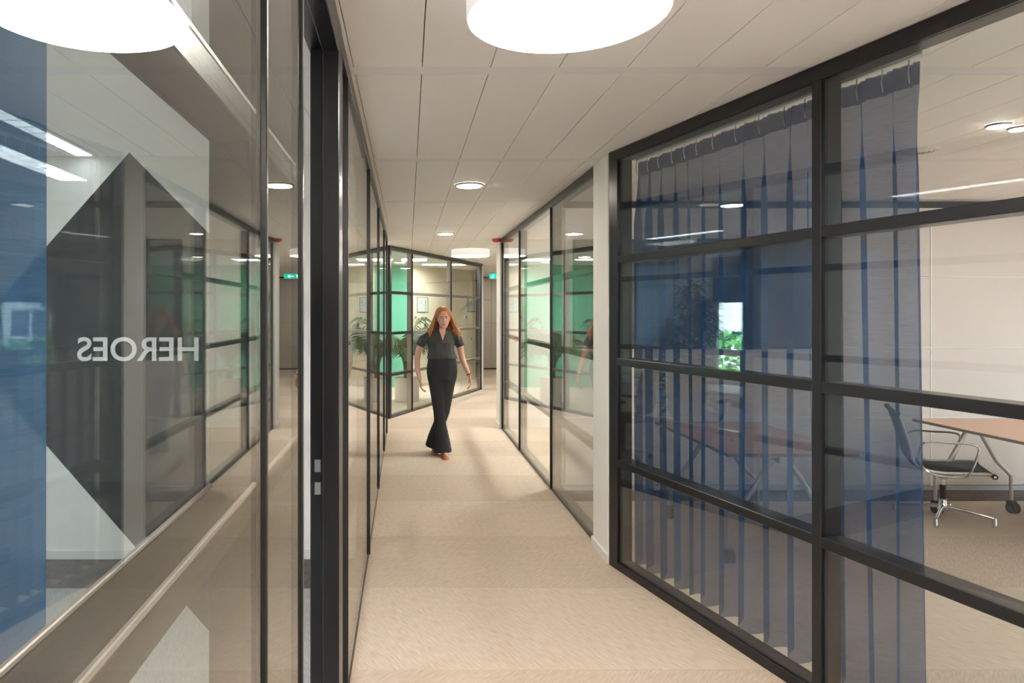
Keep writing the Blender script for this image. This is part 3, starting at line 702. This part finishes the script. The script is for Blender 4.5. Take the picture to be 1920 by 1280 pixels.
def office_chair():
    r = thing('office_chair', 'black swivel office chair by the nearer desk', 'chair', (-1.95, 6.5, 0), 2.9, 'office chairs in the left office')
    MB().loft([[(x*s_, y*s_, z) for x, y in [(.25*math.cos(a)*(1.05 if abs(math.cos(a)) > .6 else 1), .24*math.sin(a)) for a in [2*PI*k/20 for k in range(20)]]] for s_, z in ((.9, .43), (1, .45), (1, .48), (.9, .50))]).build('seat', MESHB, r, True)
    pp = smoothp([(-.24, 0, .52), (-.28, 0, .65), (-.27, 0, .85), (-.33, 0, 1.02)], 4)
    MB().loft([[(p.x+o_, y_, p.z) for y_, o_ in ((-.21, .02), (0, -.01), (.21, .02), (.21, -.015), (0, -.045), (-.21, -.015))] for p in pp]).build('backrest', MESHB, r, True)
    for s_ in (-1, 1): MB().tube([(-.1, s_*.25, .45), (-.05, s_*.29, .5), (-.02, s_*.29, .66)], .014, 8).box(-.14, s_*.29-.03, .655, .12, s_*.29+.03, .685, .006).build('armrest', RUB, r)
    MB().lathe([(.03, .43), (.028, .10), (.05, .09), (.05, .07)], 16).build('column', RUB, r, True)
    for k in range(5):
        a = 2*PI*k/5; d = Vector((math.cos(a), math.sin(a), 0))
        g = MB().tube([d*.03+Vector((0, 0, .10)), d*.30+Vector((0, 0, .075))], [.022, .014], 8).build('base_arm', CHROME, r, True)
        MB().ball(d*.30+Vector((0, 0, .030)), (.03, .03, .03), 10, 6).build('caster', RUB, g, True)
    return r
def dup(root, loc, rz, label):
    r = root.copy(); C.objects.link(r); r.location = loc; r.rotation_euler = (0, 0, rz); r['label'] = label
    for ch in list(root.children):
        c = ch.copy(); C.objects.link(c); c.parent = r
        for g in ch.children: d = g.copy(); C.objects.link(d); d.parent = c
    return r
oc = office_chair()
dup(oc, (-1.70, 8.1, 0), 3.4, 'black swivel office chair by the farther desk'); dup(oc, (-1.2, 6.9, 0), 1.2, 'black swivel office chair between plant and glass wall')
dup(oc, (-3.45, 6.9, 0), .3, 'black swivel office chair by the window wall')

# ================================================================== WOMAN
wo = thing('person', 'woman with long reddish hair walking, grey tee and black flared trousers', 'person', (.36, 8.0, 0), 0)
SK = pm('skin', (.62, .36, .27), .5, noise_amt=.05, noise_scale=30); HAIR = pm('copper_hair', (.40, .155, .05), .45, noise_amt=.45, noise_scale=14, stretch=(6, 6, .6))
TEE = pm('charcoal_tee', (.055, .055, .055), .85, noise_amt=.1, noise_scale=15, bump=.2, bump_scale=60); TRO = pm('black_trousers', (.012, .013, .017), .8, bump=.2, bump_scale=40)
SHOE = pm('tan_shoe_leather', (.38, .13, .06), .4)
V3 = Vector
body = MB()
hc = V3((.045, -.02, 1.565))
# trunk, neck, head
def ering(c, rx, ry, n=16, tilt=0): return [(c[0]+rx*math.cos(2*PI*k/n), c[1]+ry*math.sin(2*PI*k/n), c[2]+tilt*math.cos(2*PI*k/n)) for k in range(n)]
body.loft([ering((.03, .01, .90), .15, .10), ering((.03, .01, 1.0), .155, .105), ering((.02, .0, 1.12), .125, .085), ering((.015, .0, 1.26), .145, .10), ering((.015, 0, 1.36), .16, .09), ering((.02, 0, 1.405), .11, .065), ering((.03, -.005, 1.43), .05, .05)])
body.tube([(.028, 0, 1.38), (.04, -.015, 1.50)], [.048, .045], 12)
body.loft([ering((hc.x, hc.y-.035, hc.z-.112), .022, .025), ering((hc.x, hc.y-.03, hc.z-.10), .038, .045), ering((hc.x, hc.y-.018, hc.z-.065), .056, .065), ering((hc.x, hc.y-.008, hc.z-.02), .068, .083), ering((hc.x, hc.y, hc.z+.03), .072, .09), ering((hc.x, hc.y+.005, hc.z+.075), .064, .082), ering((hc.x, hc.y+.008, hc.z+.105), .035, .05)])
# nose, brow, lips, ears
body.tube([(hc.x, hc.y-.085, hc.z+.012), (hc.x, hc.y-.098, hc.z-.018), (hc.x, hc.y-.106, hc.z-.034)], [.008, .010, .013], 8)
body.ball((hc.x, hc.y-.083, hc.z-.066), (.020, .012, .008)); body.ball((hc.x, hc.y-.082, hc.z+.022), (.05, .012, .008)); body.ball((hc.x, hc.y-.055, hc.z-.104), (.022, .02, .016))
for s_ in (-1, 1): body.ball((hc.x+s_*.072, hc.y+.005, hc.z-.015), (.009, .018, .03))
def hand(m, wrist, d, side, thumb_dir):
    d = V3(d).normalized(); side = V3(side); side = (side-d*side.dot(d)).normalized(); nrm = d.cross(side)
    w_ = V3(wrist)
    m.tube([w_, w_+d*.045, w_+d*.085], [(.016, .020), (.013, .033), (.012, .034)], 12, up=tuple(nrm))
    for i, (o_, L) in enumerate(((-.028, .062), (-.010, .074), (.009, .070), (.026, .054))):
        b0 = w_+d*.075+side*o_; b1 = b0+d*L*.45+nrm*.010; b2 = b1+d*L*.33+nrm*.020; b3 = b2+d*L*.2+nrm*.020
        m.tube([b0, b1, b2, b3], [.0085, .008, .0072, .006], 8); m.ball(b3, .006, 8, 5)
    t0 = w_+d*.02+side*thumb_dir*.022; t1 = t0+d*.03+side*thumb_dir*.022+nrm*.01; t2 = t1+d*.028+side*thumb_dir*.004+nrm*.012
    m.tube([t0, t1, t2], [.012, .0095, .007], 8); m.ball(t2, .007, 8, 5)
# viewer-left arm
A = [(-.135, .0, 1.355), (-.185, .01, 1.32), (-.235, .02, 1.20), (-.255, .03, 1.085)]
body.tube([A[0], A[1], A[2], A[3]], [.048, .046, .038, .034], 12)
body.tube([A[3], (-.25, -.01, .98), (-.225, -.05, .865)], [.034, .030, .021], 12)
hand(body, (-.225, -.05, .868), (.12, -.22, -1), (0, 1, 0), -1)
B_ = [(.165, .0, 1.355), (.215, .0, 1.32), (.245, .02, 1.20), (.265, .04, 1.10)]
body.tube(B_, [.048, .046, .038, .034], 12)
body.tube([B_[3], (.305, .01, 1.0), (.345, -.03, .905)], [.034, .029, .021], 12)
hand(body, (.345, -.03, .908), (.12, -.12, -1), (0, -1, 0), -1)
# legs to feet
LK = (-.005, -.02, .50); RK = (.055, .03, .50)
body.tube([(-.045, 0, .92), (-.02, -.015, .72), LK, (.01, -.02, .30), (.045, -.05, .07)], [.085, .07, .052, .045, .032], 14)
body.tube([(.10, 0, .92), (.075, .02, .72), RK, (.0, .10, .30), (-.045, .16, .09)], [.085, .07, .052, .045, .032], 14)
# feet inside shoes
body.tube([(.045, -.04, .05), (.06, -.12, .035), (.07, -.19, .025)], [.03, .028, .018], 10)
body.tube([(-.045, .165, .06), (-.05, .09, .04), (-.045, .03, .028)], [.03, .028, .018], 10)
remesh(body, 'body', SK, wo, .0052, 3, .4)
# eyes, brows and lips
EYE = pm('eye_white', (.6, .58, .55), .3); PUP = pm('iris_brown', (.05, .03, .02), .2); LIP = pm('lips', (.45, .13, .11), .45); BRW = pm('brow', (.2, .09, .04), .7)
for s_ in (-1, 1):
    e = MB().ball((hc.x+s_*.03, hc.y-.081, hc.z+.002), (.013, .008, .0065)).build('eye', EYE, wo, True)
    MB().ball((hc.x+s_*.03, hc.y-.0885, hc.z+.002), (.0055, .002, .0055)).build('iris', PUP, e, True)
    MB().tube([(hc.x+s_*.014, hc.y-.093, hc.z+.018), (hc.x+s_*.03, hc.y-.094, hc.z+.022), (hc.x+s_*.048, hc.y-.083, hc.z+.017)], .003, 6).build('eyebrow', BRW, wo, True)
MB().ball((hc.x, hc.y-.093, hc.z-.066), (.019, .0045, .0055)).build('lips', LIP, wo, True)
# tee
t = MB()
t.loft([ering((.03, .005, 1.105), .176, .126), ering((.027, .005, 1.14), .166, .120), ering((.025, .005, 1.17), .157, .114), ering((.02, 0, 1.22), .148, .105), ering((.015, -.005, 1.29), .160, .118), ering((.015, 0, 1.355), .165, .100), ering((.02, .004, 1.405), .120, .076), ering((.027, .006, 1.435), .085, .064), ering((.03, .006, 1.455), .066, .058)])
t.tube([(-.11, 0, 1.365), (-.185, .01, 1.325), (-.222, .018, 1.25)], [.056, .054, .052], 14); t.tube([(.14, 0, 1.365), (.213, 0, 1.325), (.240, .015, 1.25)], [.056, .054, .052], 14)
tee = remesh(t, 'tee_shirt', TEE, wo, .007, 4, .5)
MB().add([(-.004, -.090, 1.42), (.068, -.090, 1.42), (.032, -.1235, 1.315), (-.004, -.052, 1.455), (.068, -.052, 1.455)], [(0, 2, 1), (0, 1, 4, 3), (0, 3, 2), (1, 2, 4), (3, 4, 2)]).build('neckline_skin', SK, wo)
# trousers
t = MB()
t.loft([ering((.03, .008, .86), .165, .112), ering((.03, .008, .95), .178, .122), ering((.03, .008, 1.02), .176, .124), ering((.03, .006, 1.09), .164, .117), ering((.03, .005, 1.155), .146, .108)])
t.tube([(-.052, 0, .93), (-.02, -.015, .72), LK, (.012, -.02, .34), (.03, -.03, .18), (.035, -.035, .045)], [.090, .086, .066, .070, .088, .106], 18)
t.tube([(.108, 0, .93), (.075, .02, .72), RK, (.0, .10, .34), (-.04, .13, .20), (-.06, .15, .075)], [.090, .086, .066, .070, .086, .102], 18)
remesh(t, 'trousers', TRO, wo, .009, 4, .5)
for (x, y, z, dx, dy) in ((.052, -.05, 0, .03, -1), (-.05, .165, .012, -.02, -1)):
    d = V3((dx, dy, 0)).normalized(); sd = V3((-d.y, d.x, 0))
    rg = []
    for t_, wdt, h_ in ((-.04, .022, .045), (-.02, .034, .06), (.04, .034, .055), (.10, .042, .042), (.15, .044, .034), (.19, .032, .026), (.213, .012, .016)):
        c = V3((x, y, z))+d*t_; rg.append([tuple(c+sd*wdt*math.cos(a)+V3((0, 0, max(0, math.sin(a))*h_+.002))) for a in [2*PI*k/16 for k in range(16)]])
    MB().loft(rg).build('shoe', SHOE, wo, True)
# hair
h = MB()
h.ball((hc.x, hc.y+.022, hc.z+.045), (.098, .098, .095), 20, 14)
rr = random.Random(5)
for k in range(64):
    a = PI*(.02+.96*k/45) if True else 0
    a = -.35+(PI+.7)*k/63
    ox, oy = math.cos(a), math.sin(a)
    r0 = rr.uniform(.80, 1.0)
    p = [V3((hc.x+ox*.055, hc.y+.02+oy*.05, hc.z+.10)), V3((hc.x+ox*.098*r0, hc.y+.02+oy*.09, hc.z+.03)), V3((hc.x+ox*rr.uniform(.105, .145), hc.y+.02+oy*.10, hc.z-.07)), V3((hc.x+ox*rr.uniform(.11, .20), hc.y+.01+oy*.09, hc.z-.15)), V3((hc.x+ox*rr.uniform(.08, .19), hc.y-.01+oy*.09, hc.z-rr.uniform(.19, .27)))]
    p = smoothp(p, 4); h.tube(p, [.015*(1-.6*i/len(p)) for i in range(len(p))], 7)
remesh(h, 'hair', HAIR, wo, .0058, 1, .3)
MB().tube([(hc.x+.045*math.cos(a), hc.y-.05-.045*math.sin(a)*1.1+.02, 1.405+.02*math.cos(a*0)-.035*max(0, math.sin(a))) for a in [PI*k/12 for k in range(13)]], .002, 5).build('necklace', pm('gold', (.7, .45, .2), .3, 1), wo, True)
wr = V3((.335, -.02, .93))
MB().tube([wr+V3((.025*math.cos(a), .025*math.sin(a), .010*math.cos(a))) for a in [2*PI*k/14 for k in range(15)]], .0055, 6).build('watch_strap', RUB, wo, True)

# ================================================================== OUTSIDE
ground = struct(MB().box(-120, -60, -4.2, -4.3, 120, -4.0).build('ground_outside', pm('lawn', (.07, .14, .03), .95, noise_amt=.3, noise_scale=1)))
ex = struct(MB().box(-4.3, -4, -4.2, 9.5, 22, -.31).build('building_base', WHITE))
bd = thing('building', 'pale brick office building outside the left office window', 'building', (-32, 24, -4))
BRICK = bpy.data.materials.new('pale_brick'); BRICK.use_nodes = True; nt = BRICK.node_tree
br = nt.nodes.new('ShaderNodeTexBrick'); br.inputs['Color1'].default_value = (.72, .72, .68, 1); br.inputs['Color2'].default_value = (.66, .67, .64, 1); br.inputs['Mortar'].default_value = (.42, .46, .48, 1)
br.inputs['Scale'].default_value = 1; br.inputs['Brick Width'].default_value = .42; br.inputs['Row Height'].default_value = .42; br.inputs['Mortar Size'].default_value = .02; br.offset = 0
tc = nt.nodes.new('ShaderNodeTexCoord'); sx_ = nt.nodes.new('ShaderNodeSeparateXYZ'); cb_ = nt.nodes.new('ShaderNodeCombineXYZ')
nt.links.new(tc.outputs['Object'], sx_.inputs[0]); nt.links.new(sx_.outputs[1], cb_.inputs[0]); nt.links.new(sx_.outputs[2], cb_.inputs[1]); nt.links.new(cb_.outputs[0], br.inputs['Vector'])
nt.links.new(br.outputs[0], nt.nodes['Principled BSDF'].inputs['Base Color'])
f = MB(); LB = 36
rows = [(.9, 2.5), (4.2, 5.8), (7.5, 9.1), (10.8, 12.4)]
nw = 16; pitch = LB*2/nw
z_ = 0
for (a_, b_) in rows:
    f.box(-.4, -LB, z_, 0, LB, a_); z_ = b_
    for k in range(nw+1):
        y_ = -LB+pitch*k; f.box(-.4, max(-LB, y_-pitch*.22), a_, 0, min(LB, y_+pitch*.22), b_)
f.box(-.4, -LB, z_, 0, LB, 14)
f.box(-12, -LB, 0, -.6, LB, 14)
f.build('facade', BRICK, bd)
WG = pm('window_dark_glass', (.05, .08, .11), .1, 0, .8)
for (a_, b_) in rows:
    for k in range(nw):
        y0 = -LB+pitch*k+pitch*.22; y1 = y0+pitch*.56
        fr = MB().box(-.22, y0, a_, -.12, y1, a_+.12).box(-.22, y0, b_-.12, -.12, y1, b_).box(-.22, y0, a_+.12, -.12, y0+.12, b_-.12).box(-.22, y1-.12, a_+.12, -.12, y1, b_-.12).box(-.22, (y0+y1)/2-.06, a_+.12, -.12, (y0+y1)/2+.06, b_-.12).build('window', TRIMW, bd)
        MB().box(-.19, y0+.12, a_+.12, -.17, y1-.12, b_-.12).build('pane', WG, fr)
MB().box(-12.2, -LB-.3, 14, .3, LB+.3, 14.4).build('roof', TEDGE, bd)
BUSH = pm('tree_leaves', (.10, .28, .05), .7, noise_amt=.4, noise_scale=3)
rr = random.Random(2)
for i, (x, y, R, ht) in enumerate(((-15, 12.5, 1.7, 4.6), (-17, 17, 2.0, 4.9), (-14, 20, 1.8, 4.4), (-13, 15.5, 1.5, 4.2), (-18, 23, 2.2, 5.0), (-20, 29, 2.3, 5.2))):
    r = thing('tree', 'leafy green tree outside, %s of six before the pale building' % ['nearest but two', 'third', 'fourth', 'nearest', 'fifth', 'farthest'][i], 'tree', (x, y, -4), 0, 'trees outside the window')
    MB().tube([(0, 0, 0), (.05, 0, ht*.6)], [.14, .07], 8).build('trunk', STEM, r, True)
    m = MB()
    for k in range(1300):
        a, b2, q = rr.uniform(0, 2*PI), math.acos(rr.uniform(-1, 1)), rr.uniform(.55, 1)**.5
        lump = 1+.25*math.sin(3*a+i)*math.sin(2*b2)
        c = V3((R*q*lump*math.sin(b2)*math.cos(a), R*q*lump*math.sin(b2)*math.sin(a), ht-R*.8+R*.85*q*math.cos(b2)))
        u_ = V3((rr.uniform(-1, 1), rr.uniform(-1, 1), rr.uniform(-1, 1))).normalized(); v_ = u_.orthogonal().normalized()*.10; u_ = u_*.16
        m.add([c-u_, c+v_, c+u_, c-v_], [(0, 1, 2, 3)])
    m.build('crown', BUSH, r)
